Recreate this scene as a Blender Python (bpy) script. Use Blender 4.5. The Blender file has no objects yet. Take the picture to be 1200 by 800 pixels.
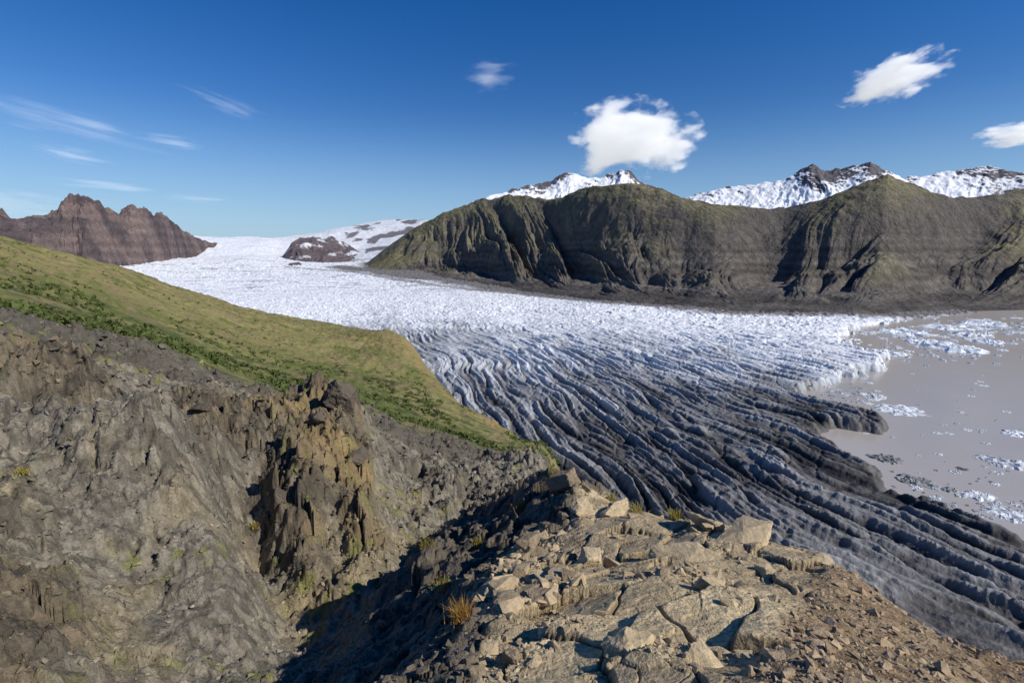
import bpy, bmesh, math, numpy as np, time
T0=time.time()
rng=np.random.default_rng(7)
H=220.0; F=600.0; PITCH=math.atan(100/600.)
sc=bpy.context.scene
f32=np.float32
# ---------------------------------------------------------------- noise
_g=np.linspace(0,2*np.pi,256,endpoint=False); GX=np.cos(_g).astype(f32)*f32(1.5); GY=np.sin(_g).astype(f32)*f32(1.5)
K1=np.uint32(374761393);K2=np.uint32(668265263);K3=np.uint32(1274126177)
def _fin(n):
    n=(n^(n>>np.uint32(13)))*K3
    return n^(n>>np.uint32(16))
def pn(x,y,s=0):
    x=np.asarray(x,dtype=f32);y=np.asarray(y,dtype=f32)
    if x.shape!=y.shape: x,y=np.broadcast_arrays(x,y)
    fx=np.floor(x);fy=np.floor(y)
    hx=fx.astype(np.int32).view(np.uint32)*K1+np.uint32((s*144269504)&0xffffffff);hy=fy.astype(np.int32).view(np.uint32)*K2
    fx=x-fx;fy=y-fy
    u=fx*fx*(3-2*fx);v=fy*fy*(3-2*fy)
    hx1=hx+K1;hy1=hy+K2
    def c(a,b,p,q):
        k=_fin(p+q)&np.uint32(255)
        return GX[k]*(fx-f32(a))+GY[k]*(fy-f32(b))
    a=c(0,0,hx,hy);p=a+u*(c(1,0,hx1,hy)-a)
    a=c(0,1,hx,hy1);q=a+u*(c(1,1,hx1,hy1)-a)
    return p+v*(q-p)
def fbm(x,y,o=4,s=0,g=.5):
    t=0;a=1;n=0
    for i in range(o):
        t=t+f32(a)*pn(x,y,s+i*17);n+=a;a*=g;x=x*2.03+5.1;y=y*2.03+3.7
    return t/f32(n)
def ridged(x,y,o=4,s=0,g=.5):
    t=0;a=1;n=0
    for i in range(o):
        t=t+f32(a)*(1-np.abs(pn(x,y,s+i*17))*f32(1.6));n+=a;a*=g;x=x*2.03+5.1;y=y*2.03+3.7
    return t/f32(n)
def worley(x,y,s=0):
    x=np.asarray(x,dtype=f32);y=np.asarray(y,dtype=f32)
    gx=np.floor(x);gy=np.floor(y);hx=gx.astype(np.int32).view(np.uint32)*K1+np.uint32((s*144269504)&0xffffffff);hy=gy.astype(np.int32).view(np.uint32)*K2
    fx=x-gx;fy=y-gy
    F1=np.full(x.shape,9.,f32);F2=F1.copy();HH=np.zeros(x.shape,np.uint32);DX=np.zeros(x.shape,f32);DY=DX.copy()
    for a in(-1,0,1):
        for b in(-1,0,1):
            h=_fin(hx+np.uint32((a*374761393)&0xffffffff)+hy+np.uint32((b*668265263)&0xffffffff))
            dx=fx-a-(h&np.uint32(1023)).astype(f32)/f32(1023);dy=fy-b-((h>>np.uint32(10))&np.uint32(1023)).astype(f32)/f32(1023);d=np.sqrt(dx*dx+dy*dy)
            m=d<F1
            F2=np.where(m,F1,np.minimum(F2,d))
            F1=np.where(m,d,F1);HH=np.where(m,h,HH);DX=np.where(m,dx,DX);DY=np.where(m,dy,DY)
    R=((HH>>np.uint32(20))&np.uint32(1023)).astype(f32)/f32(1023);R2=((HH>>np.uint32(5))&np.uint32(1023)).astype(f32)/f32(1023)
    return F1,F2,R,R2,DX,DY
def ss(a,b,x):
    t=np.clip((x-a)/(b-a),0,1);return t*t*(3-2*t)
def mixc(a,b,t): return a+(b-a)*np.asarray(t,dtype=f32)[...,None]
def c(*v): return np.array(v,dtype=f32)
# ---------------------------------------------------------------- survey helpers (bearing + depression tangent)
cp,sp=math.cos(PITCH),math.sin(PITCH)
def ray(px,py):
    a=(px-600)/F;u=(400-py)/F
    X=a;Y=cp+u*sp;Z=-sp+u*cp
    h=math.hypot(X,Y);return math.atan2(X,Y),-Z/h
def P3(px,py,r):
    az,t=ray(px,py);return np.array([r*math.sin(az),r*math.cos(az),H-t*r])
def onz(px,py,z=8.):
    az,t=ray(px,py);return P3(px,py,(H-z)/t)
def tps(px,py,v,lam=1e-5):
    n=len(v);P=np.stack([px,py],1)
    d2=((P[:,None]-P[None])**2).sum(2);K=.5*d2*np.log(d2+1e-12)+lam*np.eye(n)
    A=np.zeros((n+3,n+3));A[:n,:n]=K;A[:n,n]=1;A[:n,n+1:]=P;A[n,:n]=1;A[n+1:,:n]=P.T
    w=np.linalg.solve(A,np.concatenate([v,[0,0,0]]))
    def f(x,y):
        o=w[n]+w[n+1]*x+w[n+2]*y
        for i in range(n):
            d=(x-P[i,0])**2+(y-P[i,1])**2
            o=o+w[i]*.5*d*np.log(d+1e-12)
        return o
    return f
def upsample(f,a,b,step=6):
    ac=np.linspace(a[0],a[-1],len(a)//step);bc=np.linspace(b[0],b[-1],len(b)//step)
    A,B=np.meshgrid(ac,bc);Z=f(A,B)
    T=np.stack([np.interp(a,ac,Z[i]) for i in range(len(bc))])
    fi=np.interp(b,bc,np.arange(len(bc)));i0=np.clip(fi.astype(int),0,len(bc)-2);w=(fi-i0)[:,None]
    return T[i0]*(1-w)+T[i0+1]*w
# ---------------------------------------------------------------- mesh
def mesh_np(name,V,Fc,mat,col=None,smooth=True):
    k=Fc.shape[1];me=bpy.data.meshes.new(name)
    me.vertices.add(len(V));me.vertices.foreach_set('co',np.ascontiguousarray(V,dtype=np.float32).ravel())
    me.loops.add(Fc.size);me.loops.foreach_set('vertex_index',np.ascontiguousarray(Fc,dtype=np.int32).ravel())
    me.polygons.add(len(Fc));me.polygons.foreach_set('loop_start',np.arange(0,Fc.size,k,dtype=np.int32))
    me.polygons.foreach_set('use_smooth',np.full(len(Fc),smooth))
    me.update(calc_edges=True)
    if col is not None:
        at=me.color_attributes.new('Col','FLOAT_COLOR','POINT')
        cc=np.ones((len(V),4),np.float32);cc[:,:3]=np.clip(col.reshape(-1,3),.002,.95);at.data.foreach_set('color',cc.ravel())
    me.materials.append(mat)
    o=bpy.data.objects.new(name,me);sc.collection.objects.link(o);return o
def grid(name,X,Y,Z,mat,col,keep=None,smooth=True):
    r,c_=X.shape;I=np.arange(r*c_).reshape(r,c_)
    Fc=np.stack([I[:-1,:-1],I[:-1,1:],I[1:,1:],I[1:,:-1]],-1).reshape(-1,4)[:,::-1]
    if keep is not None:
        k=(keep[:-1,:-1]|keep[1:,1:]).ravel();Fc=Fc[k]
    return mesh_np(name,np.stack([X,Y,Z],-1).reshape(-1,3),Fc,mat,col,smooth)
# ---------------------------------------------------------------- materials
def material(name,scales=((8,.5),),bump=None,rough=.9,spec=.2,base=None):
    m=bpy.data.materials.new(name);m.use_nodes=True;N=m.node_tree.nodes;L=m.node_tree.links
    b=N['Principled BSDF'];b.inputs['Roughness'].default_value=rough;b.inputs['Specular IOR Level'].default_value=spec
    tc=N.new('ShaderNodeTexCoord')
    if base is None:
        at=N.new('ShaderNodeAttribute');at.attribute_name='Col';cur=at.outputs['Color']
    else:
        q=N.new('ShaderNodeRGB');q.outputs[0].default_value=(*base,1);cur=q.outputs[0]
    for sca,amt in scales:
        n=N.new('ShaderNodeTexNoise');n.inputs['Scale'].default_value=sca;n.inputs['Detail'].default_value=4;n.inputs['Roughness'].default_value=.65
        L.new(tc.outputs['Object'],n.inputs['Vector'])
        mr=N.new('ShaderNodeMapRange');mr.inputs[1].default_value=.3;mr.inputs[2].default_value=.7
        mr.inputs[3].default_value=1-amt;mr.inputs[4].default_value=1+amt;L.new(n.outputs[0],mr.inputs[0])
        v=N.new('ShaderNodeVectorMath');v.operation='SCALE';L.new(cur,v.inputs[0]);L.new(mr.outputs[0],v.inputs['Scale']);cur=v.outputs[0]
    L.new(cur,b.inputs['Base Color'])
    prev=None
    for sca,dist,st in (bump or []):
        n=N.new('ShaderNodeTexNoise');n.inputs['Scale'].default_value=sca;n.inputs['Detail'].default_value=5;n.inputs['Roughness'].default_value=.7
        L.new(tc.outputs['Object'],n.inputs['Vector'])
        bp=N.new('ShaderNodeBump');bp.inputs['Strength'].default_value=st;bp.inputs['Distance'].default_value=dist
        L.new(n.outputs[0],bp.inputs['Height'])
        if prev: L.new(prev,bp.inputs['Normal'])
        prev=bp.outputs[0]
    if prev: L.new(prev,b.inputs['Normal'])
    return m
M_fg=material('rock_and_soil',((14,.3),(2.2,.2)),[(1.6,.3,.6),(14,.06,.8)])
M_stone=material('stone',((18,.25),),[(9,.05,.7)])
M_mtn=material('mountain_rock',((.02,.25),(.08,.25)),[(.012,45,.7),(.06,10,.6)])
M_ice=material('glacier_ice',((.05,.15),(.3,.2)),[(.12,4,.6),(.6,.8,.5)],rough=.7,spec=.3)
M_snow=material('snow_and_rock',((.02,.1),),[(.01,30,.3)],rough=.8)
M_shrub=material('shrub_leaves',((1.,.2),),None)
# ================================================================ FOREGROUND + HILLSIDE
C=[]
def add(px,py,r,k):
    az,t=ray(px,py);C.append((az,math.log(r),t,k))
def addz(azd,r,drop,k): C.append((math.radians(azd),math.log(r),drop/r,k))
for a in(-70,-45,-20,0,20,45,70):
    addz(a,.6,1.75,'P');addz(a,1.6,2.3,'T')
for p in [(600,800,3.4),(700,800,3.3),(800,800,3.2),(640,740,4.4),(740,740,4.2),(850,740,4.3),(585,705,5.3),(680,690,5.6),(780,680,5.8),(880,690,5.8),
          (620,650,8.1),(700,640,8),(780,640,8),(860,655,7.3),(930,670,7)]: add(*p,'T')
for p in [(950,800,3.3),(1010,800,3.6),(1100,800,4.4),(1200,800,5.6),(990,750,4.8),(1055,765,5),(1000,710,6)]: add(*p,'P')
crest=[(700,580,12.5),(760,600,10.8),(810,612,10),(870,622,9.4),(930,642,8.6),(1000,672,7.6),(1050,710,7),(1100,743,6.6),(1160,766,6.3),(1200,780,6.2),(1320,830,6)]
for p in crest:
    add(*p,'T' if p[0]<1000 else 'P')
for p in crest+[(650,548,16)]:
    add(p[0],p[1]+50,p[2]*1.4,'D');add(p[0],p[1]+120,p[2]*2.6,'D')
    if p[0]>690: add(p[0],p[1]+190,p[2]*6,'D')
for a in(5,15,25,35,45,60): addz(a,160,160*.85,'G');addz(a,300,300*.86,'G')
for p in [(650,548,16),(690,570,13.5),(645,590,12)]: add(*p,'D')
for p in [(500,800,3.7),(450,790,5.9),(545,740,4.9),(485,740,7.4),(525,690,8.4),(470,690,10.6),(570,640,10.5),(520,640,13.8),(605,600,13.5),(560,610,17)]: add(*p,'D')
for p in [(395,795,8.6),(400,740,11),(425,680,14),(465,630,18),(520,590,22),(580,562,27),(640,548,33)]: add(*p,'S')
for p in [(345,700,14.5),(330,760,12),(260,740,11.6),(270,640,14.3),(180,482,20),(120,485,20.3),(180,468,27),(210,540,17),(190,600,15.3),(110,640,14.5),(200,700,12.8),(200,800,10.4),(100,800,10.2),(40,560,17.5),(100,540,17.5),
          (0,500,20.5),(0,600,15.5),(150,440,30),(385,640,16.5),(450,510,30),(490,560,25),(520,530,34),(560,535,36),(600,540,40),(450,570,22),(275,560,20.5),(300,640,18.0),(310,670,16.5),
          (0,385,37),(80,398,38),(150,405,40),(200,425,39),(270,455,38),(330,470,38),(-200,420,34)]: add(*p,'S')
for p in [(20,425,27),(60,440,26),(110,462,24.5),(235,478,24),(262,505,22.5),(400,468,26.5),(370,480,25.5),(390,500,23.5),(350,515,22.5),(330,570,18.8),(420,535,22),(355,590,17.3),(420,600,17.8),(370,620,16.6),
          (0,700,12.5),(60,740,11.4),(0,800,10),(-200,600,16),(-200,800,10)]: add(*p,'B')
for p in [(0,357,50),(70,375,52),(150,390,54),(250,425,57),(350,455,60),(430,472,62),(500,492,64),(560,512,66),(610,532,67),(-200,350,55),
          (0,320,100),(100,345,110),(200,375,120),(300,400,130),(400,425,130),(470,443,120),(520,473,100),(570,500,85),(-200,290,110)]: add(*p,'G')
sky=[(-200,240,210),(0,279,210),(60,295,230),(130,316,250),(200,340,260),(250,355,262),(300,367,260),(380,379,250),(440,392,230),(478,407,205),(500,432,170),(530,465,130),(580,497,100),(620,522,85),(655,548,75)]
for p in sky:
    add(*p,'G');add(p[0],p[1]+30,p[2]*1.3,'G')
    add(p[0],p[1]+130,p[2]*1.65,'G')
for p in [(470,398,215),(495,425,175),(505,440,163),(532,470,125),(580,500,97)]: add(*p,'O')
for a in(-70,-50,-35,-20,-10,0): addz(a,480,480*.55,'G')
SC=.35
Caz=np.array([q[0] for q in C]);Clr=np.array([q[1] for q in C]);Ct=np.array([q[2] for q in C])
fT=tps(Caz,Clr*SC,Ct,1e-5)
na,nr=1250,1050
az=np.linspace(math.radians(-60),math.radians(58),na)
lr=np.concatenate([np.linspace(math.log(.7),math.log(2.9),50),np.linspace(math.log(2.95),math.log(450),nr-50)])
lru=np.linspace(lr[0],lr[-1],nr);Tu=upsample(fT,az,lru*SC,6)
fi=np.interp(lr,lru,np.arange(nr));i0=np.clip(fi.astype(int),0,nr-2);w=(fi-i0)[:,None];T=Tu[i0]*(1-w)+Tu[i0+1]*w
A,LR=np.meshgrid(az.astype(f32),lr.astype(f32));R=np.exp(LR);X=R*np.sin(A);Y=R*np.cos(A)
Z0=(H-T*R)
qa=A+.035*fbm(A*14,LR*5,3,s=5);ql=LR*SC+.03*fbm(A*14,LR*5,3,s=9)
W={k:np.zeros(A.shape,f32) for k in'TPDBSGO'}
for q in C:
    d=(qa-f32(q[0]))**2+(ql-f32(q[1]*SC))**2+f32(2e-5)
    W[q[3]]+=f32(1e-9)/(d*d*d)
S=sum(W.values())
for k in W: W[k]/=S
kk=np.clip(R/20,.15,1)
def masked(fn,mask,nout):
    xs,ys=X[mask],Y[mask];o=fn(xs,ys)
    res=[]
    for q in (o if nout>1 else (o,)):
        z=np.zeros(X.shape,f32);z[mask]=q;res.append(z)
    return res if nout>1 else res[0]
def plates(cell,amp,tilt,crack,s,wp=.25,asp=1.,cw=.06):
    def f(x,y):
        u_=(x*.8+y*.6);v_=(-x*.6+y*.8)*asp
        wx=u_+wp*cell*fbm(x/cell,y/cell,3,s=s+3);wy=v_+wp*cell*fbm(x/cell,y/cell,3,s=s+7)
        F1,F2,r1,r2,dx,dy=worley(wx/cell,wy/cell,s)
        e=F2-F1
        return ((r1-.5)*amp+tilt*cell*(dx*(r2-.5)+dy*(((r1*7.3)%1)-.5)))-crack*np.exp(-(e/cw)**2),r1,e
    return f
mT=(W['T']+W['P'])>.03;mR=(W['D']+W['B'])>.03;mRS=mR|(W['S']>.03);mN=R<75
big,rb1,eb=masked(plates(1.0,.10,.30,.06,11,.22,1.5,.03),mT,3)
sml,rb2,es=masked(plates(.33,.035,.22,.02,21,.3,1.3,.05),mT,3)
brk,rb3,e3=masked(plates(1.5,.9,1.3,.25,31,.5),mRS,3)
br2,rb4,e4=masked(plates(.5,.3,1.0,.08,41,.5),mRS,3)
gv,rb5,e5=masked(plates(.17,.09,.8,.02,45,.4),mRS&(R<32),3)
micro=masked(lambda x,y:fbm(x*5,y*5,3,s=50),mN,1)
mid=masked(lambda x,y:fbm(x/1.3,y/1.3,4,s=60),mN,1)
low=masked(lambda x,y:fbm(x/5,y/5,3,s=70),mN,1)
rgh=masked(lambda x,y:ridged(x/2.6,y/2.6,5,s=77,g=.6),mRS,1)
smask=ss(-.05,.25,low+.5*mid)
D=W['T']*(big+sml*(.3+1.2*smask)+.05*mid+.012*micro)
D+=W['P']*(.35*sml+.05*mid+.02*micro)
D+=W['D']*(np.clip(R/8,.4,1.2)*(.3*brk+.5*br2+.5*mid)+.04*micro+gv*.6)
D+=W['B']*(np.clip(R/18,.2,1.2)*(.65*brk+.55*br2+1.3*(rgh-.5)+.6*mid+.5*low)+.12*micro+gv)
clod=ss(.0,.45,mid)
lump=masked(lambda x,y:np.abs(fbm(x/2.1,y/2.1,4,s=84)),mN,1)
crag=ss(.05,.35,fbm(X/4.5,Y/4.5,3,s=88))*(R<75)
D+=W['S']*(kk*(1.1*low+.60*mid+.28*br2*clod-.25*ss(.12,0,lump)+.40*(rgh-.5)+.14*micro+crag*(.45*brk+.35*br2+.4*(rgh-.4)))+gv*(.35+.9*clod)*np.clip(R/14,.3,1))
tus=fbm(X/1.6,Y/1.6,3,s=90);glow=fbm(X/16,Y/16,4,s=95)
D+=(W['G']+W['O'])*np.clip(R/60,.3,2)*(.35*tus+1.0*glow)+W['O']*1.6*ridged(X/9,Y/9,4,s=97)
D*=ss(.5,1.5,R)
Z=np.maximum(Z0+D,-40)
n1=fbm(X/2.5,Y/2.5,4,s=101)*.5+.5;n2=masked(lambda x,y:fbm(x/.5,y/.5,3,s=103),mN,1)*.5+.5
n3=fbm(X/9,Y/9,4,s=105)*.5+.5
O=np.ones(A.shape,f32)[...,None]
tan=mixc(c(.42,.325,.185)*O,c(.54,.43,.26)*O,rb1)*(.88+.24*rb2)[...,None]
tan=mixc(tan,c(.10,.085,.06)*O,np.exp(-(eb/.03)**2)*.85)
tan=mixc(tan,c(.34,.265,.165)*O,ss(.45,.7,n1)*.8)
tan=mixc(tan,c(.30,.235,.15)*O,smask*.5)
path=mixc(c(.20,.135,.075)*O,c(.35,.255,.15)*O,ss(.3,.7,n2))
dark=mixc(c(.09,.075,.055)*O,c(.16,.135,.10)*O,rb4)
brown=mixc(c(.075,.063,.047)*O,c(.185,.148,.098)*O,ss(.3,.75,rb4*.4+rb5*.2+n1*.4))
brown=mixc(brown,c(.31,.22,.10)*O,ss(.54,.70,n3+.1*(n1-.5))*.6)
scree=mixc(c(.115,.102,.078)*O,c(.25,.222,.17)*O,ss(.2,.8,n2*.4+rb5*.6))
scree=mixc(scree,c(.34,.265,.135)*O,ss(.47,.64,n1*.5+n3*.5)*ss(3.4,2.5,LR)*.65)
scree=mixc(scree,c(.095,.08,.06)*O,crag*ss(.3,.6,rb4)*.7)
moss=ss(.58,.68,masked(lambda x,y:fbm(x/.6,y/.6,3,s=120),mN,1)*.5+.5)*ss(.47,.57,n3)
scree=mixc(scree,c(.19,.19,.05)*O,moss*.8)
brown=mixc(brown,c(.17,.17,.05)*O,moss*.5)
g1=fbm(X/22+3,Y/9,4,s=130)*.5+.5;g2=fbm(X/3,Y/3,3,s=133)*.5+.5
grass=mixc(c(.105,.125,.032)*O,c(.21,.19,.072)*O,ss(.38,.6,g1*.7+g2*.3))
upper=ss(80,170,R)*ss(-.1,-.45,A)
grass=mixc(grass,c(.26,.215,.09)*O,upper*.75*ss(.3,.6,g2))
grass=mixc(grass,c(.05,.068,.02)*O,ss(.48,.6,g2)*ss(160,70,R)*.85)
grass=mixc(grass,c(.22,.165,.09)*O,ss(.55,.64,fbm(X/7,Y/7,3,s=140)*.5+.5)*.6)
ochre=mixc(c(.22,.18,.06)*O,c(.27,.19,.10)*O,g2)
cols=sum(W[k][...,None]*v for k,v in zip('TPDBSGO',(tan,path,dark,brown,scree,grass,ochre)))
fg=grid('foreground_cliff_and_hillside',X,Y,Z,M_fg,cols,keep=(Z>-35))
print('T fg',time.time()-T0)
def hit(px,py):
    a,t=ray(px,py);j=int(np.clip(np.searchsorted(az,a),0,na-1))
    tt=(H-Z[:,j])/R[:,j];k=np.nonzero((tt<=t)&(R[:,j]>1.5)&(R[:,j]<200))[0]
    k=k[0] if len(k) else int(np.argmin(np.abs(tt-t)))
    return np.array([X[k,j],Y[k,j],Z[k,j]]),R[k,j]
# ================================================================ stones
protos=[]
for i in range(16):
    bm=bmesh.new()
    dm=np.array([1,rng.uniform(.6,.95),rng.uniform(.35,.8)])
    for j in range(rng.integers(9,16)):
        v=rng.uniform(-1,1,3);v/=np.max(np.abs(v))**.75;v*=dm*rng.uniform(.7,1)
        bm.verts.new(v)
    bmesh.ops.convex_hull(bm,input=bm.verts[:])
    bmesh.ops.delete(bm,geom=[v for v in bm.verts if not v.link_faces],context='VERTS')
    bmesh.ops.triangulate(bm,faces=bm.faces[:]);bm.verts.index_update()
    protos.append((np.array([v.co[:] for v in bm.verts]),np.array([[v.index for v in f.verts] for f in bm.faces])));bm.free()
def rotm(a,b,g):
    ca,sa,cb,sb,cg,sg=np.cos(a),np.sin(a),np.cos(b),np.sin(b),np.cos(g),np.sin(g)
    return np.array([[ca*cb,ca*sb*sg-sa*cg,ca*sb*cg+sa*sg],[sa*cb,sa*sb*sg+ca*cg,sa*sb*cg-ca*sg],[-sb,cb*sg,cb*cg]])
def stones(name,places,mat=M_stone):
    VV=[];FF=[];CC=[];off=0
    for (p,s,col,flat) in places:
        v,f=protos[rng.integers(16)]
        M=rotm(rng.uniform(0,6.3),rng.normal()*.3,rng.normal()*.3)
        v2=(v*np.array([1,rng.uniform(.6,1),flat]))@M.T*s+p+np.array([0,0,s*flat*.1])
        VV.append(v2);FF.append(f+off);off+=len(v);CC.append(np.tile(np.array(col)*rng.uniform(.7,1.2),(len(v),1)))
    return mesh_np(name,np.concatenate(VV),np.concatenate(FF),mat,np.concatenate(CC),False)
vis=(R>2.5)&(R<60)&(np.abs(A)<math.radians(52))
def pick(mask,n):
    idx=np.nonzero((mask&vis).ravel())[0];return rng.choice(idx,n)
Xf,Yf,Zf,Rf=X.ravel(),Y.ravel(),Z.ravel(),R.ravel()
pl=[]
cf=cols.reshape(-1,3)
clump=fbm(X/.9,Y/.9,3,s=400)
left_=ss(.25,.0,A)
for i in pick((W['P']>.4),4200):
    s=min(.008*(1/rng.uniform(.02,1))**.7,.08);pl.append((np.array([Xf[i],Yf[i],Zf[i]]),s,c(.36,.27,.17),rng.uniform(.5,1)))
for i in pick((W['T']>.4)&(clump>.12-.3*left_),3600):
    s=min(.009*(1/rng.uniform(.02,1))**.7,.10);pl.append((np.array([Xf[i],Yf[i],Zf[i]]),s,c(.42,.33,.205),rng.uniform(.5,1)))
for i in pick((W['T']>.4)&(R>5)&(clump>.25-.5*left_),420):
    s=min(.05*(1/rng.uniform(.05,1))**.6,.2);pl.append((np.array([Xf[i],Yf[i],Zf[i]]),s,c(.40,.31,.19),rng.uniform(.4,1)))
for i in pick((W['D']>.4)&(R<24),2200):
    s=min(.02*(1/rng.uniform(.02,1))**.7,.26,.018*Rf[i]);pl.append((np.array([Xf[i],Yf[i],Zf[i]]),s,c(.17,.14,.10),rng.uniform(.6,1)))
stones('loose_stones',pl)
pl=[]
for i in pick((W['S']+W['B']>.5),18000):
    s=Rf[i]*min(.0016*(1/rng.uniform(.02,1))**.55,.009);pl.append((np.array([Xf[i],Yf[i],Zf[i]]),s,cf[i]*1.15,rng.uniform(.6,1)))
stones('scree_stones',pl)
def boulder(name,px,py,size,dims,col,seed):
    p,r=hit(px,py);rg=np.random.default_rng(seed)
    bm=bmesh.new()
    for j in range(18):
        v=rg.uniform(-1,1,3);v/=np.max(np.abs(v))**.8;v*=rg.uniform(.65,1.0,3)
        bm.verts.new(v*np.array(dims)*size)
    bmesh.ops.convex_hull(bm,input=bm.verts[:])
    bmesh.ops.delete(bm,geom=[v for v in bm.verts if not v.link_faces],context='VERTS')
    bmesh.ops.dissolve_limit(bm,angle_limit=.3,verts=bm.verts[:],edges=bm.edges[:])
    bmesh.ops.bevel(bm,geom=bm.edges[:],offset=size*.04,segments=2,affect='EDGES',profile=.6)
    bmesh.ops.triangulate(bm,faces=bm.faces[:])
    for _ in range(3):
        bmesh.ops.subdivide_edges(bm,edges=[e for e in bm.edges if e.calc_length()>size*.09],cuts=1)
        bmesh.ops.triangulate(bm,faces=bm.faces[:])
    bm.verts.index_update()
    V=np.array([v.co[:] for v in bm.verts]);Fc=np.array([[v.index for v in f.verts] for f in bm.faces]);bm.free()
    n=fbm(V[:,0]/size*1.5+seed,V[:,1]/size*1.5+V[:,2]/size*1.5,2,s=seed);n_=ridged(V[:,0]/size*3+seed,V[:,1]/size*2+V[:,2]/size*5,4,s=seed,g=.6)-.5
    V=V*(1+.14*n+.13*n_)[:,None]
    V=V@rotm(rg.uniform(0,6),rg.normal()*.2,rg.normal()*.2).T
    cc=np.array(col)*(1+.25*n)[:,None]
    o=mesh_np(name,V,Fc,M_stone,cc,False);o.location=p+np.array([0,0,dims[2]*size*.05]);return o
tc_=(.47,.37,.225)
for i,(px,py,s,dm) in enumerate([(735,760,.24,(1,.8,.6)),(690,655,.26,(1.2,.8,.5)),(905,768,.14,(1.2,.9,.35)),(800,655,.34,(1.6,1,.28)),(870,635,.5,(1.6,.8,.3)),(900,675,.22,(1.3,.7,.4)),
     (640,700,.18,(1.2,.8,.5)),(600,770,.12,(1,.8,.6)),(720,600,.34,(1.3,.8,.5)),(660,570,.5,(1.1,.8,.7)),(620,640,.25,(1.1,.8,.6)),(830,780,.14,(1.4,1,.25)),(560,790,.12,(1,.8,.7)),(960,655,.25,(1.4,.8,.3)),(830,615,.4,(1.2,.9,.5)),(680,600,.35,(1,.8,.7))]):
    boulder('boulder',px,py,s,dm,tc_ if px>670 else (.26,.20,.13),200+i)
for i,(px,py,s,dm) in enumerate([(402,470,1.05,(1,.8,.85)),(375,492,.5,(1,.9,.6)),(235,480,.45,(1.3,.8,.5)),(325,590,.4,(1,.8,1)),(420,545,.5,(1,.8,.8))]):
    boulder('tuff_outcrop',px,py,s,dm,(.115,.095,.07),300+i)
idx=np.nonzero(((W['G']>.6)&(R<230)&(R>42)&(A<.12)&(fbm(X/14,Y/14,3,s=150)>-.05)).ravel())[0]
idx=rng.choice(idx,4200);VV=[];CC=[]
for i in idx:
    s=rng.uniform(.2,.7)*(1 if Rf[i]<120 else .6);m=16
    d=rng.normal(size=(m,3));d/=np.linalg.norm(d,axis=1)[:,None];d[:,2]=np.abs(d[:,2])*.7
    cen=np.array([Xf[i],Yf[i],Zf[i]])+d*s*rng.uniform(.4,1,(m,1))
    a=rng.normal(size=(m,3))*s*.28;b=rng.normal(size=(m,3))*s*.28
    VV.append(np.stack([cen-a,cen+b,cen+a],1).reshape(-1,3))
    k=rng.uniform(.6,1.3)
    CC.append(np.tile(c(.085,.108,.03)*k,(m*3,1)))
VV=np.concatenate(VV);mesh_np('hillside_shrubs',VV,np.arange(len(VV)).reshape(-1,3),M_shrub,np.concatenate(CC),False)
def tuft(name,px,py,n,h,w,col):
    p,r=hit(px,py);VV=[];CC=[]
    for i in range(n):
        b=p+np.array([rng.normal()*w,rng.normal()*w,-.01]);hh=h*rng.uniform(.5,1)
        l=np.array([rng.normal()*.3,rng.normal()*.3,1.])*hh
        sd=np.array([rng.normal(),rng.normal(),0]);sd=sd/np.linalg.norm(sd)*.0035*max(1,r/5)
        mdd=b+l*.55;tp=b+l+np.array([l[0],l[1],-.15*hh])*.35
        VV+= [b-sd,b+sd,mdd, mdd-sd*.8,mdd+sd*.8,tp]
        k=rng.uniform(.6,1.3);cc=np.array(col)*k if rng.uniform()<.75 else c(.34,.13,.03)*k
        CC+=[cc]*6
    VV=np.array(VV);mesh_np(name,VV,np.arange(len(VV)).reshape(-1,3),M_shrub,np.array(CC),False)
tuft('grass_tuft',540,725,420,.22,.05,(.34,.22,.06))
for (px,py) in [(520,690),(715,580),(650,560),(790,607),(500,640),(560,640),(745,600),(25,560),(300,620),(610,600)]:
    tuft('grass_tuft',px,py,120,.22,.09,(.26,.26,.06))
print('T stones',time.time()-T0)
# ================================================================ GLACIER
gp=[]
for a in range(-55,61,16):
    for r in(230,500,1000,1700): gp.append((math.radians(a),math.log(r),12.))
for p in [(560,332,3600),(700,351,2650),(430,318,4700),(150,321,5600),(60,325,5000),(300,326,4800),(480,345,3300),(300,302,7000),(400,306,7200),(225,277,9600),(300,278,10000),(350,277,10000),(390,268,10300),(430,262,10500),(480,257,10800),(250,302,7400),(430,287,8500),(200,330,4700),(350,345,3400),(450,292,7500)]:
    a,t=ray(p[0],p[1]);gp.append((a,math.log(p[2]),H-t*p[2]))
for p in [(225,279,11500),(350,282,11500),(480,264,12500)]:
    a,t=ray(p[0],p[1]+3);gp.append((a,math.log(p[2]),H-t*p[2]))
for a in(15,30,45,60):
    for r in(2300,4000,12000): gp.append((math.radians(a),math.log(r),5.))
gp=np.array(gp);fG=tps(gp[:,0],gp[:,1],gp[:,2],1e-4)
na2,nr2=1250,1100
az2=np.linspace(math.radians(-44),math.radians(53),na2);lr2=np.linspace(math.log(270),math.log(11200),nr2)
ZG=upsample(fG,az2,lr2,8);A2,L2=np.meshgrid(az2.astype(f32),lr2.astype(f32));R2=np.exp(L2);GX2=R2*np.sin(A2);GY2=R2*np.cos(A2)
ZG=np.where(R2<2300,np.clip(ZG,9,16),np.maximum(ZG,2)).astype(f32)
shore=[(1150,366.5),(1100,370),(1050,377),(1000,386),(985,398),(1005,410),(1040,420),(1035,433),(990,444),(965,454),(955,466),(975,474),(1015,482),(1052,500),(1035,509),(985,503),(970,512),(1005,535),(1035,552),(1055,578),(1110,597),(1200,640),(1330,700)]
sw=np.array([onz(px,py,2.)[:2] for px,py in shore])
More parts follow.
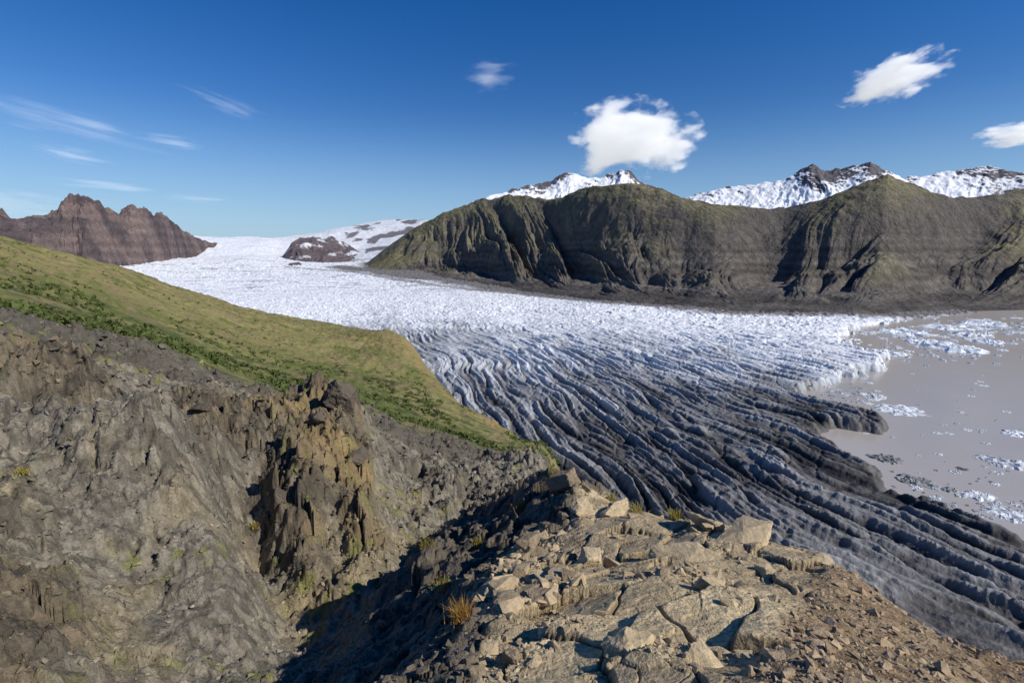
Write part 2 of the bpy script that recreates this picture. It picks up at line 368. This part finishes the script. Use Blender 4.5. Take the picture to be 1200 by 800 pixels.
poly=np.concatenate([sw,[[3000,200],[6000,1500],[6000,4000],[sw[0,0]+800,4000]]])
fr_=ss(600,1300,R2)
nx=GX2+(14+45*fr_)*fbm(GX2/70,GY2/70,4,s=160)+(10+10*fr_)*fbm(GX2/14,GY2/14,3,s=161);ny=GY2+(16+50*fr_)*fbm(GX2/70+9,GY2/70,4,s=163)
ins=np.zeros(A2.shape,bool);dist=np.full(A2.shape,1e9,f32)
for i in range(len(poly)):
    x1,y1=map(float,poly[i]);x2,y2=map(float,poly[(i+1)%len(poly)])
    cnd=((y1>ny)!=(y2>ny));ins^=cnd&(nx<(x2-x1)*(ny-y1)/(y2-y1+1e-9)+x1)
    dx,dy=x2-x1,y2-y1;tt=np.clip(((nx-x1)*dx+(ny-y1)*dy)/(dx*dx+dy*dy),0,1)
    dist=np.minimum(dist,np.hypot(nx-x1-tt*dx,ny-y1-tt*dy))
sd=np.where(ins,-dist,dist)
d=(.30,-.954);warp=fbm(GX2/420,GY2/420,3,s=170)
wx=GX2+80*warp;wy=GY2+60*fbm(GX2/420+4,GY2/420,3,s=173)
al=wx*d[0]+wy*d[1];cr=wx*d[1]*-1+wy*d[0]
brkn=fbm(GX2/9,GY2/9,4,s=176)
crw=cr+2.4*brkn
b1=np.clip(1-np.abs(pn(crw/20,al/250,180))*2.1,0,1)
b2=np.clip(1-np.abs(pn(crw/9,al/90,190))*2.0,0,1)
b3=np.clip(1-np.abs(pn(crw/4.5,al/45,198))*2.0,0,1)
cut=np.clip(np.abs(pn(crw/24+7,al/180,192))*5,0,1)
cut2=np.clip(np.abs(pn((crw+.7*al)/30+7,(al-.5*cr)/60,194))*7,0,1)
nz3=fbm(GX2/5,GY2/5,3,s=195)
topn=np.clip(.40*b1+.27*b2+.1*b3+.25*cut,0,1)*(.5+.5*cut)*(.75+.25*cut2)
nearh=(b1**1.3*6.0+b2*3.2+b3*1.2)*(.45+.55*cut)+cut*3.3+cut2*1.5+nz3*1.0
s1=ridged((cr+.5*al)/40,al/62,4,s=200,g=.6)
tr=1-np.abs(pn(cr/60+.4*warp,al/17,203))*1.8
F1_,F2_,w1,_,_,_=worley((cr+3*brkn)/13,(al+5*brkn)/26,210);ser=np.clip((F2_-F1_)*3.5,0,1)
farh=ser*4*(.4+w1)+s1*9+tr*3.5
up=ss(950,2100,R2)
topf=np.clip(ser*.3+(s1-.3)*.7+tr*.2,0,1)
fade=1-.75*ss(5500,8500,R2)
hgt=nearh*(1-up)+farh*up*(1+ss(3500,6000,R2)*1.0)*fade
env=ss(-2,20,sd);env2=.55+.45*fbm(GX2/150,GY2/150,2,s=220)
ZZ=np.where(sd<0,-8.,0)+ (ZG-12)+(-8*(1-env))+hgt*env*(.75+.4*env2)+env*3+6*warp*env
ZZ+=60*fbm(GX2/900,GY2/500,5,s=223,g=.55)*ss(5500,8500,R2)
basepts=[(395,312,5600),(430,318,4700),(560,333,3600),(700,351,2600),(850,362,2150),(1000,363.5,2300),(1200,364,2950)]
ba_=np.array([ray(p[0],p[1])[0] for p in basepts]);br_=np.array([p[2] for p in basepts],float)
rbm=np.interp(az2,ba_,br_)[None,:]
ZZ=ZZ-80*ss(60,300,R2-rbm)*ss(-.12,-.06,A2)
cc=[(200,325,.92),(300,335,.90),(400,345,.86),(350,360,.85),(600,362,.88),(500,360,.80),(800,372,.92),(950,385,1),(1050,385,1),(900,400,.9),(1000,400,.85),(850,395,.88),(960,430,.68),(700,385,.78),(620,385,.63),(450,385,.57),(550,400,.50),(700,410,.54),(850,425,.54),(930,445,.42),(480,420,.40),
    (550,450,.33),(700,450,.28),(800,465,.23),(600,480,.26),(900,470,.12),(650,520,.16),(740,530,.13),(950,480,.05),(1000,492,.02),(1040,500,.02),(850,520,.09),(700,560,.13),(760,570,.10),(900,550,.08),(1000,560,.05),(1050,600,.06),(1000,630,.14),(1100,620,.05),(900,610,.14),(1200,680,.12),(1150,720,.17),(1100,700,.18),(1200,750,.16),(1200,650,.06),(1000,400,.9)]
tt=(H-12)/R2;qa=A2+.06*fbm(cr/110,al/500,4,s=230);qt=tt+.04*fbm(cr/80,al/400,4,s=233)
num=0;den=0
for p in cc:
    a,t=ray(p[0],p[1])
    w_=1/(((qa-f32(a))*.8)**2+((qt-f32(t))*1.5)**2+f32(3e-4))**2;num=num+w_*p[2];den=den+w_
cl=num/den
streak=fbm(cr/30,al/600,4,s=240)
stf=fbm(cr/8,al/140,3,s=244)
cl=np.clip(cl+.28*streak*ss(1.1,.55,cl)+.14*stf*ss(1.1,.8,cl),0,1)
fl=fbm(A2*14+.8*warp,L2*42+A2*9,4,s=246,g=.6)
cl=np.clip(cl-.45*ss(.05,.4,fl)*ss(2200,3600,R2)*ss(9000,6500,R2),0,1)
O2=np.ones(A2.shape,f32)[...,None]
k0=c(.030,.028,.027);k1=c(.125,.120,.115);k2=c(.29,.29,.29);k3=c(.56,.585,.61);k4=c(.82,.84,.86)
def ramp(v):
    xs=[0,.15,.4,.68,1];ks=[k0,k1,k2,k3,k4]
    return np.stack([np.interp(v,xs,[k[i] for k in ks]) for i in range(3)],-1)
top=(1-up)*topn+up*topf
gcol=ramp(np.clip(cl+(top-.42)*(.5*(1-up)+.6*up*ss(9000,6000,R2))+.06*brkn,0,1))
blue=ss(.42,.6,cl)*ss(.98,.7,cl)*ss(.38,.1,top)*ss(.3,.6,fbm(GX2/120,GY2/120,2,s=247)*.5+.6)
gcol=mixc(gcol,c(.20,.36,.48)*O2,blue*.5)
gcol=mixc(gcol,c(.32,.44,.54)*O2,ss(.5,.2,top)*ss(.6,.9,cl)*.2*ss(7000,5000,R2))
def pdist(pts):
    D_=np.full(A2.shape,1e9,f32)
    for (x1,y1),(x2,y2) in zip(pts[:-1],pts[1:]):
        x1,y1,x2,y2=map(float,(x1,y1,x2,y2));dx,dy=x2-x1,y2-y1;t_=np.clip(((GX2-x1)*dx+(GY2-y1)*dy)/(dx*dx+dy*dy),0,1)
        D_=np.minimum(D_,np.hypot(GX2-x1-t_*dx,GY2-y1-t_*dy))
    return D_
bw=[P3(*p)[:2] for p in basepts]
m1=ss(190,60,pdist(bw)+60*warp+40*fbm(GX2/70,GY2/70,3,s=250))
m1=np.maximum(m1,ss(-60,40,R2-rbm)*ss(-.3,-.27,A2)*ss(6500,6000,R2))
gcol=mixc(gcol,c(.12,.105,.092)*O2,m1*.9)
mm=[P3(*p)[:2] for p in [(335,313,5900),(390,320,5000),(470,329,3950),(560,340,3300),(680,353,2600)]]
m2=ss(50,12,pdist(mm)+25*fbm(GX2/90,GY2/90,3,s=255))
gcol=mixc(gcol,c(.16,.15,.145)*O2,m2*.7)
gcol=mixc(gcol,c(.11,.105,.10)*O2,ss(22,5,sd)*(.75*ss(1100,600,R2)+.35))
rk=ss(.12,.2,fbm(GX2/420,GY2/700,4,s=260))*ss(6600,7300,R2)*ss(-.36,-.30,A2)
gcol=mixc(gcol,c(.12,.10,.10)*O2,rk*.9)
grid('glacier',GX2,GY2,ZZ,M_ice,gcol,keep=(sd>-40))
print('T glacier',time.time()-T0)
# ================================================================ LAKE
ml=material('silty_water',((.004,.05),),[(.6,.05,.3)],rough=.22,spec=.3,base=(.41,.37,.325))
def sheet(name,pts,mat):
    me=bpy.data.meshes.new(name);me.from_pydata(pts,[],[tuple(range(len(pts)))]);me.materials.append(mat)
    o=bpy.data.objects.new(name,me);sc.collection.objects.link(o);return o
sheet('lake',[(100,-3000,0),(9000,-3000,0),(9000,5000,0),(100,5000,0)],ml)
mg=material('ground_soil',((.01,.3),),None,base=(.12,.11,.08))
sheet('ground',[(-45000,-45000,-45),(45000,-45000,-45),(45000,45000,-45),(-45000,45000,-45)],mg)
def berg_mesh(px,py,w,hh,dirty,seed,asp=.5):
    p=onz(px,py,0.);r=np.hypot(p[0],p[1]);R_=w/600*r/2*1.05
    th=np.linspace(0,2*np.pi,48,endpoint=False);rr=np.linspace(0,1,12)**.7
    TH,RR=np.meshgrid(th,rr)
    rad=R_*(1+.75*fbm(np.cos(TH)*1.5+seed,np.sin(TH)*1.5,4,s=seed,g=.65))
    rot=seed*1.3;x=RR*rad*np.cos(TH);y=RR*rad*np.sin(TH)*asp*2.2
    z=(hh*(.5+1.6*fbm(x/R_*2.6+seed,y/R_*2.6,4,s=seed+3,g=.6)))*(1-RR**8)-.6*RR**8
    z=np.maximum(z,-.6)
    xx=x*math.cos(rot)-y*math.sin(rot);yy=x*math.sin(rot)+y*math.cos(rot)
    V=np.stack([xx+p[0],yy+p[1],z],-1).reshape(-1,3)
    I=np.arange(12*48).reshape(12,48);J=np.roll(I,-1,1)
    Fc=np.stack([I[:-1],I[1:],J[1:],J[:-1]],-1).reshape(-1,4)
    t=ss(-.2,.6,fbm(V[:,0]/R_*2,V[:,1]/R_*2,3,s=seed+9)+.3)
    cw=mixc(np.ones((len(V),1))*c(.58,.63,.66),np.ones((len(V),1))*c(.84,.86,.87),t);cdk=np.ones((len(V),1))*c(.09,.088,.085)
    return V,Fc,cw*(1-dirty)+cdk*dirty
bl=[(1120,409,46,8,.0),(1085,401,34,8,0),(1140,393,30,8,.1),(1035,414,32,8,0),(1160,401,24,6,0),(1060,390,46,9,.05),(1110,384,40,8,.05),(1150,380,30,8,0),(1055,480,42,3,.15),(1022,464,26,3,.3),(1180,543,34,3,.25),(1192,508,22,2,.1),(1145,581,24,2,.1),(1183,603,34,2,.2),(1070,563,30,3,.75),(1040,538,26,3,.8),(1113,574,14,2,.6)]
for i,(px,py,w,hh,dd) in enumerate(bl):
    V,Fc,cw=berg_mesh(px,py,w,hh,dd,400+i,.4);mesh_np('iceberg',V,Fc,M_ice,cw,False)
VV=[];FF=[];CC=[];off=0
def scat(cx,cy,sx,sy,n,dirt,hh=1.6,mx_=14):
    global off
    for i in range(n):
        px=cx+rng.normal()*sx;py=max(cy+rng.normal()*sy,369)
        V,Fc,cw=berg_mesh(px,py,min(rng.uniform(1.2,3.)/rng.uniform(.18,1),mx_),hh,dirty=dirt*rng.uniform(0,1),seed=int(rng.integers(9999)))
        VV.append(V);FF.append(Fc+off);off+=len(V);CC.append(cw)
scat(1090,389,60,11,170,.15,2.6);scat(1120,412,40,8,50,.2,2.4);scat(1000,462,18,7,50,.6,1.3,9);scat(1180,600,28,9,60,.3,1.,10);scat(1100,575,36,14,45,.9,1.,9);scat(1180,545,16,6,26,.4,1.,9);scat(1185,380,35,5,70,.1,2.6);scat(1130,480,60,45,45,.3,1.,7)
mesh_np('ice_floes',np.concatenate(VV),np.concatenate(FF),M_ice,np.concatenate(CC),False)
# ================================================================ MOUNTAINS
def mountain(name,crest,base,nA,nU,colf,gul=(),f=None,seed=0,amp=.22,wl=700,jag=.012,back=.35,umax=1.7,mat=M_mtn,bmin=0.,jw=220,ero=.03,inv=False,jg=.5,dgn=0.,g2w=.6):
    ca=np.array([ray(p[0],p[1])[0] for p in crest]);cz=np.array([P3(*p)[2] for p in crest]);crr=np.array([p[2] for p in crest],float)
    ba=np.array([ray(p[0],p[1])[0] for p in base]);bz=np.array([P3(*p)[2] for p in base]);brr=np.array([p[2] for p in base],float)
    a=np.linspace(ca[0],ca[-1],nA);u=np.concatenate([np.linspace(-.12,1.05,int(nU*.85)),np.linspace(1.06,umax,nU-int(nU*.85))])
    AA,U=np.meshgrid(a,u)
    zc=np.interp(a,ca,cz);rc=np.interp(a,ca,crr);zb=np.interp(a,ba,bz)-4;rb=np.interp(a,ba,brr)
    hh=zc-zb
    zc=zc+hh*jag*(ridged(a*rc/jw,0*a,5,s=seed,g=jg)-.55)*2
    Rr=rb+U*(rc-rb);Xm=Rr*np.sin(AA);Ym=Rr*np.cos(AA)
    s=AA*rb.mean()
    wv=s+220*fbm(s/700,U*1.6,3,s=seed+1)+dgn*fbm(s/1500,U*.3,2,s=seed+31)*U
    g=1-ridged(wv/wl,U*.8,1,s=seed+2);g2=1-ridged(wv/(wl*.42),U*1.5,2,s=seed+5);g3=1-ridged(wv/(wl*.15),U*3,4,s=seed+8,g=.6)
    if inv: g=np.clip(1-g*1.3,0,1)**1.3;g2=np.clip(1-g2*1.2,0,1)**1.5;g3=1-g3
    uc=np.clip(U,0,1)
    if inv: bell=ss(0,.45,uc)*ss(1.04,.6,uc)*1.05
    else: bell=np.clip(np.sin(np.pi*uc**.8),0,1)
    bell=np.where(U>.5,np.maximum(bell,bmin),bell)
    carve=amp*g+amp*g2w*g2*(.4+.6*ss(1.,.3,U))+amp*.34*g3
    for (px,dep,wd) in gul:
        a0=ray(px,300)[0];carve=carve+dep*np.exp(-np.abs((AA-a0+.03*fbm(U*2.5,AA*0+px,3,s=px))/wd)**1.3)
    fu=f(uc)
    prof=fu-carve*bell
    lo_=.18*fu
    prof=np.where(U<.7,np.maximum(prof,lo_),prof)
    z=zb+hh*prof
    z=np.where(U>1,zc-hh*bmin*carve-hh*back*(U-1)+hh*.04*g2*(U-1)*3,z)
    z=z+hh*ero*fbm(Xm/110,Ym/110,5,s=seed+20,g=.55)*np.clip(U*4,0,1)*(U<1.02)
    z=np.where(U<0,zb+U*300,z)
    dz=np.gradient(z,axis=0)/np.maximum(np.gradient(Rr,axis=0),1);dx=np.gradient(z,axis=1)/(np.gradient(AA,axis=1)*Rr)
    slope=np.hypot(dz,dx)
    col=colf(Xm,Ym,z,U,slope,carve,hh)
    return grid(name,Xm,Ym,z,mat,col)
f_slope=lambda u: .55*u+.25*ss(0,.5,u)+.2*ss(.4,1.,u)
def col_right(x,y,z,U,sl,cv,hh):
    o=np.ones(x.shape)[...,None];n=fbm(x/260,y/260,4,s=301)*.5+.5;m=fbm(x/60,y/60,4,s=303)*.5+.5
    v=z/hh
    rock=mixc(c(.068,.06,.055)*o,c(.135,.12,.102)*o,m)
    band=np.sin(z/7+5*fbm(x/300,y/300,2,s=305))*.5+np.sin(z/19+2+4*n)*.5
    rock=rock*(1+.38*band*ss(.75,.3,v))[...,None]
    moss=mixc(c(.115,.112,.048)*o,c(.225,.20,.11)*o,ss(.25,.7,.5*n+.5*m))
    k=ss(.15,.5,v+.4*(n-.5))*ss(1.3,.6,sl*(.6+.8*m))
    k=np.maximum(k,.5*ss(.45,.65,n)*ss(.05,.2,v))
    k=k*ss(.42,.18,cv+.1*(m-.5))  # moss thins in gullies, painting ridge light and gully shade into the colour
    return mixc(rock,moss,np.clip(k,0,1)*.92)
base_r=[(395,312,5600),(430,319,4700),(560,333,3600),(700,351,2600),(850,363,2150),(1000,364,2300),(1200,365,2950),(1500,365,4300)]
crest_r=[(405,316,5750),(430,308,5700),(450,292,5600),(480,270,5500),(520,248,5300),(560,234,5100),(590,229,4900),(615,228,4700),(640,232,4500),(660,230,4300),(690,219,4100),(712,215,4000),(740,212,3900),(765,218,3800),(800,231,3650),(840,240,3600),(880,242,3700),(920,242,3800),(960,233,3800),(1000,217,3800),(1020,211,3830),(1040,207,3850),(1060,213,3900),(1090,224,4000),(1120,229,4150),(1160,227,4400),(1200,219,4600),(1500,190,6200)]
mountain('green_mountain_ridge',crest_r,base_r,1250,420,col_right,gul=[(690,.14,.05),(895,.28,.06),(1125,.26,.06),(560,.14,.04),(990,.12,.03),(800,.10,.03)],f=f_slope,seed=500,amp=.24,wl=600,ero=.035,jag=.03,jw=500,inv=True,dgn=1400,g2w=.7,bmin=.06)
def col_left(x,y,z,U,sl,cv,hh):
    o=np.ones(x.shape)[...,None];n=fbm(x/200,y/200,4,s=311)*.5+.5
    band=np.sin(z/16+5*n)
    q=mixc(c(.07,.058,.062)*o,c(.165,.122,.112)*o,ss(.3,.7,n))*(1+.12*band)[...,None]
    return mixc(q,c(.18,.145,.125)*o,ss(.5,.15,U)*.6)
mountain('rugged_brown_mountain',[(-300,230,5800),(-80,256,5900),(0,252,6200),(20,255,6230),(38,251,6300),(55,249,6350),(66,242,6400),(70,231,6450),(80,228,6480),(88,231,6500),(100,228,6550),(116,233,6600),(126,240,6700),(140,242,6750),(152,237,6790),(160,242,6820),(172,246,6900),(180,255,7000),(190,252,7100),(202,262,7300),(215,271,7600),(240,280,8200),(262,287,9000),(272,292,9300)],
   [(-300,310,4500),(0,315,4900),(100,322,5200),(150,323,5500),(190,317,6300),(230,303,7400),(272,293,9000)],1000,280,col_left,gul=(),f=lambda u:.3*u+.7*ss(.1,1,u)**1.9,seed=530,amp=.30,wl=460,jag=.22,jw=300,bmin=.25,ero=.12,jg=.5)
def col_snow(x,y,z,U,sl,cv,hh):
    o=np.ones(x.shape)[...,None];n=fbm(x/600,y/600,4,s=321);n2=fbm(x/200,y/200,4,s=324)
    k=ss(.24,.34,n+.35*n2+(sl-.62)*.6+.32*ss(.78,1,U)-.14)
    return mixc(c(.84,.86,.88)*o,c(.11,.10,.11)*o,k)
mountain('snowcapped_peak',[(505,275,7400),(530,256,7500),(550,240,7600),(575,229,7800),(600,223,7900),(625,218,8000),(645,213,8100),(655,207,8100),(668,203,8100),(682,207,8100),(700,208,8100),(715,205,8100),(728,199,8100),(738,201,8100),(747,212,8000),(765,222,8000),(790,240,7900)],
   [(500,285,6600),(650,262,6600),(790,262,6600)],420,170,col_snow,f=lambda u:u**.8,seed=550,amp=.20,wl=700,jag=.06,jw=500,mat=M_snow,ero=.05,jg=.45)
mountain('snowcapped_peak',[(790,238,8800),(815,228,9000),(850,220,9000),(890,216,9000),(920,210,9000),(938,200,9000),(952,194,9000),(966,200,9000),(980,200,9000),(1000,196,9000),(1020,192,9000),(1036,201,9000),(1060,209,9200),(1090,205,9400),(1130,198,9600),(1160,196,9700),(1200,202,9700),(1350,190,10500),(1500,200,11000)],
   [(790,262,7400),(1000,262,7400),(1200,262,7800),(1500,262,9000)],600,170,col_snow,f=lambda u:u**.8,seed=570,amp=.18,wl=800,jag=.05,jw=500,mat=M_snow,ero=.05,jg=.45)
def col_nun(x,y,z,U,sl,cv,hh):
    o=np.ones(x.shape)[...,None];n=fbm(x/200,y/200,4,s=331);k=ss(.2,.4,n+.1)
    return mixc(c(.12,.095,.10)*o,c(.80,.83,.86)*o,k*.7)
mountain('icefall_nunatak',[(330,302,7400),(342,286,7500),(352,279,7700),(372,278,7900),(388,278,8000),(402,284,8000),(416,292,7800),(430,301,7500)],[(330,306,7000),(380,309,6700),(430,306,7000)],260,90,col_nun,f=lambda u:u**.6,seed=590,amp=.3,wl=400,jag=.12)
mountain('icefall_nunatak',[(330,315,6100),(340,308,6150),(350,307,6200),(364,316,6150)],[(330,319,5750),(346,320,5650),(364,320,5750)],80,30,lambda x,y,z,U,sl,cv,hh:np.ones(x.shape)[...,None]*c(.12,.10,.10),f=lambda u:u**.6,seed=595,amp=.1,wl=300,jag=.05)
# ================================================================ CLOUDS
def cloud_mat(name,dens,nscale,thr,stretch,emi,power=1.,sr=1.,nm=2.2):
    m=bpy.data.materials.new(name);m.use_nodes=True;N=m.node_tree.nodes;L=m.node_tree.links;N.clear()
    try: m.cycles.volume_step_rate=sr
    except Exception as e: print(e)
    out=N.new('ShaderNodeOutputMaterial');pv=N.new('ShaderNodeVolumePrincipled');L.new(pv.outputs[0],out.inputs['Volume'])
    pv.inputs['Color'].default_value=(1,1,1,1);pv.inputs['Anisotropy'].default_value=0.0
    tc=N.new('ShaderNodeTexCoord');ln=N.new('ShaderNodeVectorMath');ln.operation='LENGTH';L.new(tc.outputs['Object'],ln.inputs[0])
    oi=N.new('ShaderNodeObjectInfo')
    mp=N.new('ShaderNodeMapping');mp.inputs['Scale'].default_value=stretch;L.new(tc.outputs['Object'],mp.inputs[0]);L.new(oi.outputs['Location'],mp.inputs['Location'])
    n=N.new('ShaderNodeTexNoise');n.inputs['Scale'].default_value=nscale;n.inputs['Detail'].default_value=5;n.inputs['Roughness'].default_value=.6;L.new(mp.outputs[0],n.inputs['Vector'])
    def mt(op,a,b):
        k=N.new('ShaderNodeMath');k.operation=op
        for i,q in enumerate((a,b)):
            if isinstance(q,(int,float)): k.inputs[i].default_value=q
            else: L.new(q,k.inputs[i])
        return k.outputs[0]
    v=mt('SUBTRACT',mt('MULTIPLY',n.outputs[0],nm),ln.outputs['Value'])
    v=mt('SUBTRACT',v,thr)
    mr=N.new('ShaderNodeMapRange');mr.interpolation_type='SMOOTHSTEP';mr.inputs[1].default_value=0;mr.inputs[2].default_value=power;mr.inputs[3].default_value=0;mr.inputs[4].default_value=dens;L.new(v,mr.inputs[0])
    L.new(mr.outputs[0],pv.inputs['Density'])
    pv.inputs['Emission Color'].default_value=(.93,.96,1,1);L.new(mt('MULTIPLY',mr.outputs[0],emi),pv.inputs['Emission Strength'])  # added glow stands in for sunlight scattered many times inside the cloud
    return m
mc=cloud_mat('cumulus_vapour',.018,1.9,.75,(1,1,1),.45,.5,1.2,2.9)
mw=cloud_mat('cirrus_vapour',.0007,1.8,.6,(1,1,2.0),.7,.7,2.)
def cloud(name,px,py,r,w,h,mat,dep=None,roll=0):
    bpy.ops.mesh.primitive_ico_sphere_add(subdivisions=3,radius=1);o=bpy.context.object;o.name=name
    o.location=P3(px,py,r);a,_=ray(px,py);k=r/600/math.cos(a)
    o.scale=(w*k*.5,(dep or w*k*.4),h*k*.5);o.rotation_euler=(0,roll,-a);o.data.materials.clear();o.data.materials.append(mat)
cloud('cumulus_cloud',740,164,5200,155,90,mc)
cloud('cumulus_cloud',1048,92,5200,80,34,mc,roll=-.2)
cloud('cumulus_cloud',1192,158,5200,45,16,mc)
for px,py,w,h,ro in [(572,88,100,46,-.05),(85,146,190,30,.16),(200,166,90,18,.05),(82,181,80,18,.15),(20,240,150,40,.05),(125,217,120,14,.05),(235,233,80,14,0),(265,122,110,24,.3)]:
    cloud('cirrus_cloud',px,py,12000,w,h,mw,dep=700,roll=ro)
# ================================================================ SKY, SUN, CAMERA
SAZ=math.radians(116);SEL=math.radians(37)
w=bpy.data.worlds.new('World');sc.world=w;w.use_nodes=True;N=w.node_tree.nodes;L=w.node_tree.links
st=N.new('ShaderNodeTexSky');st.sky_type='NISHITA';st.sun_disc=False;st.sun_elevation=SEL;st.sun_rotation=SAZ
st.altitude=600;st.air_density=1.0;st.dust_density=.0;st.ozone_density=1.6
hs=N.new('ShaderNodeHueSaturation');hs.inputs['Saturation'].default_value=1.46;hs.inputs['Hue'].default_value=.515;L.new(st.outputs[0],hs.inputs['Color'])
tcw=N.new('ShaderNodeTexCoord');sx=N.new('ShaderNodeSeparateXYZ');L.new(tcw.outputs['Generated'],sx.inputs[0])
mr=N.new('ShaderNodeMapRange');mr.interpolation_type='SMOOTHSTEP';mr.inputs[1].default_value=-.02;mr.inputs[2].default_value=.26;mr.inputs[3].default_value=.8;mr.inputs[4].default_value=0;L.new(sx.outputs[2],mr.inputs[0])
mx=N.new('ShaderNodeMixRGB');mx.inputs[2].default_value=(2.6,4.5,7.2,1);L.new(mr.outputs[0],mx.inputs[0]);L.new(hs.outputs[0],mx.inputs[1])
bg=N['Background'];bg.inputs[1].default_value=.10;L.new(mx.outputs[0],bg.inputs[0])
ld=bpy.data.lights.new('sun','SUN');ld.energy=4.8;ld.angle=math.radians(.5);ld.color=(1,.95,.87)
lo=bpy.data.objects.new('sun',ld);sc.collection.objects.link(lo)
from mathutils import Vector
sdir=Vector((math.sin(SAZ)*math.cos(SEL),math.cos(SAZ)*math.cos(SEL),math.sin(SEL)))
lo.rotation_euler=sdir.to_track_quat('Z','Y').to_euler()
cd=bpy.data.cameras.new('camera');co=bpy.data.objects.new('camera',cd);sc.collection.objects.link(co)
cd.lens=18;cd.sensor_width=36;cd.clip_start=.05;cd.clip_end=100000
co.location=(0,0,H);co.rotation_euler=(math.pi/2-PITCH,0,0);sc.camera=co
sc.view_settings.view_transform='Standard';sc.view_settings.look='None';sc.view_settings.exposure=0
print('T all',time.time()-T0)
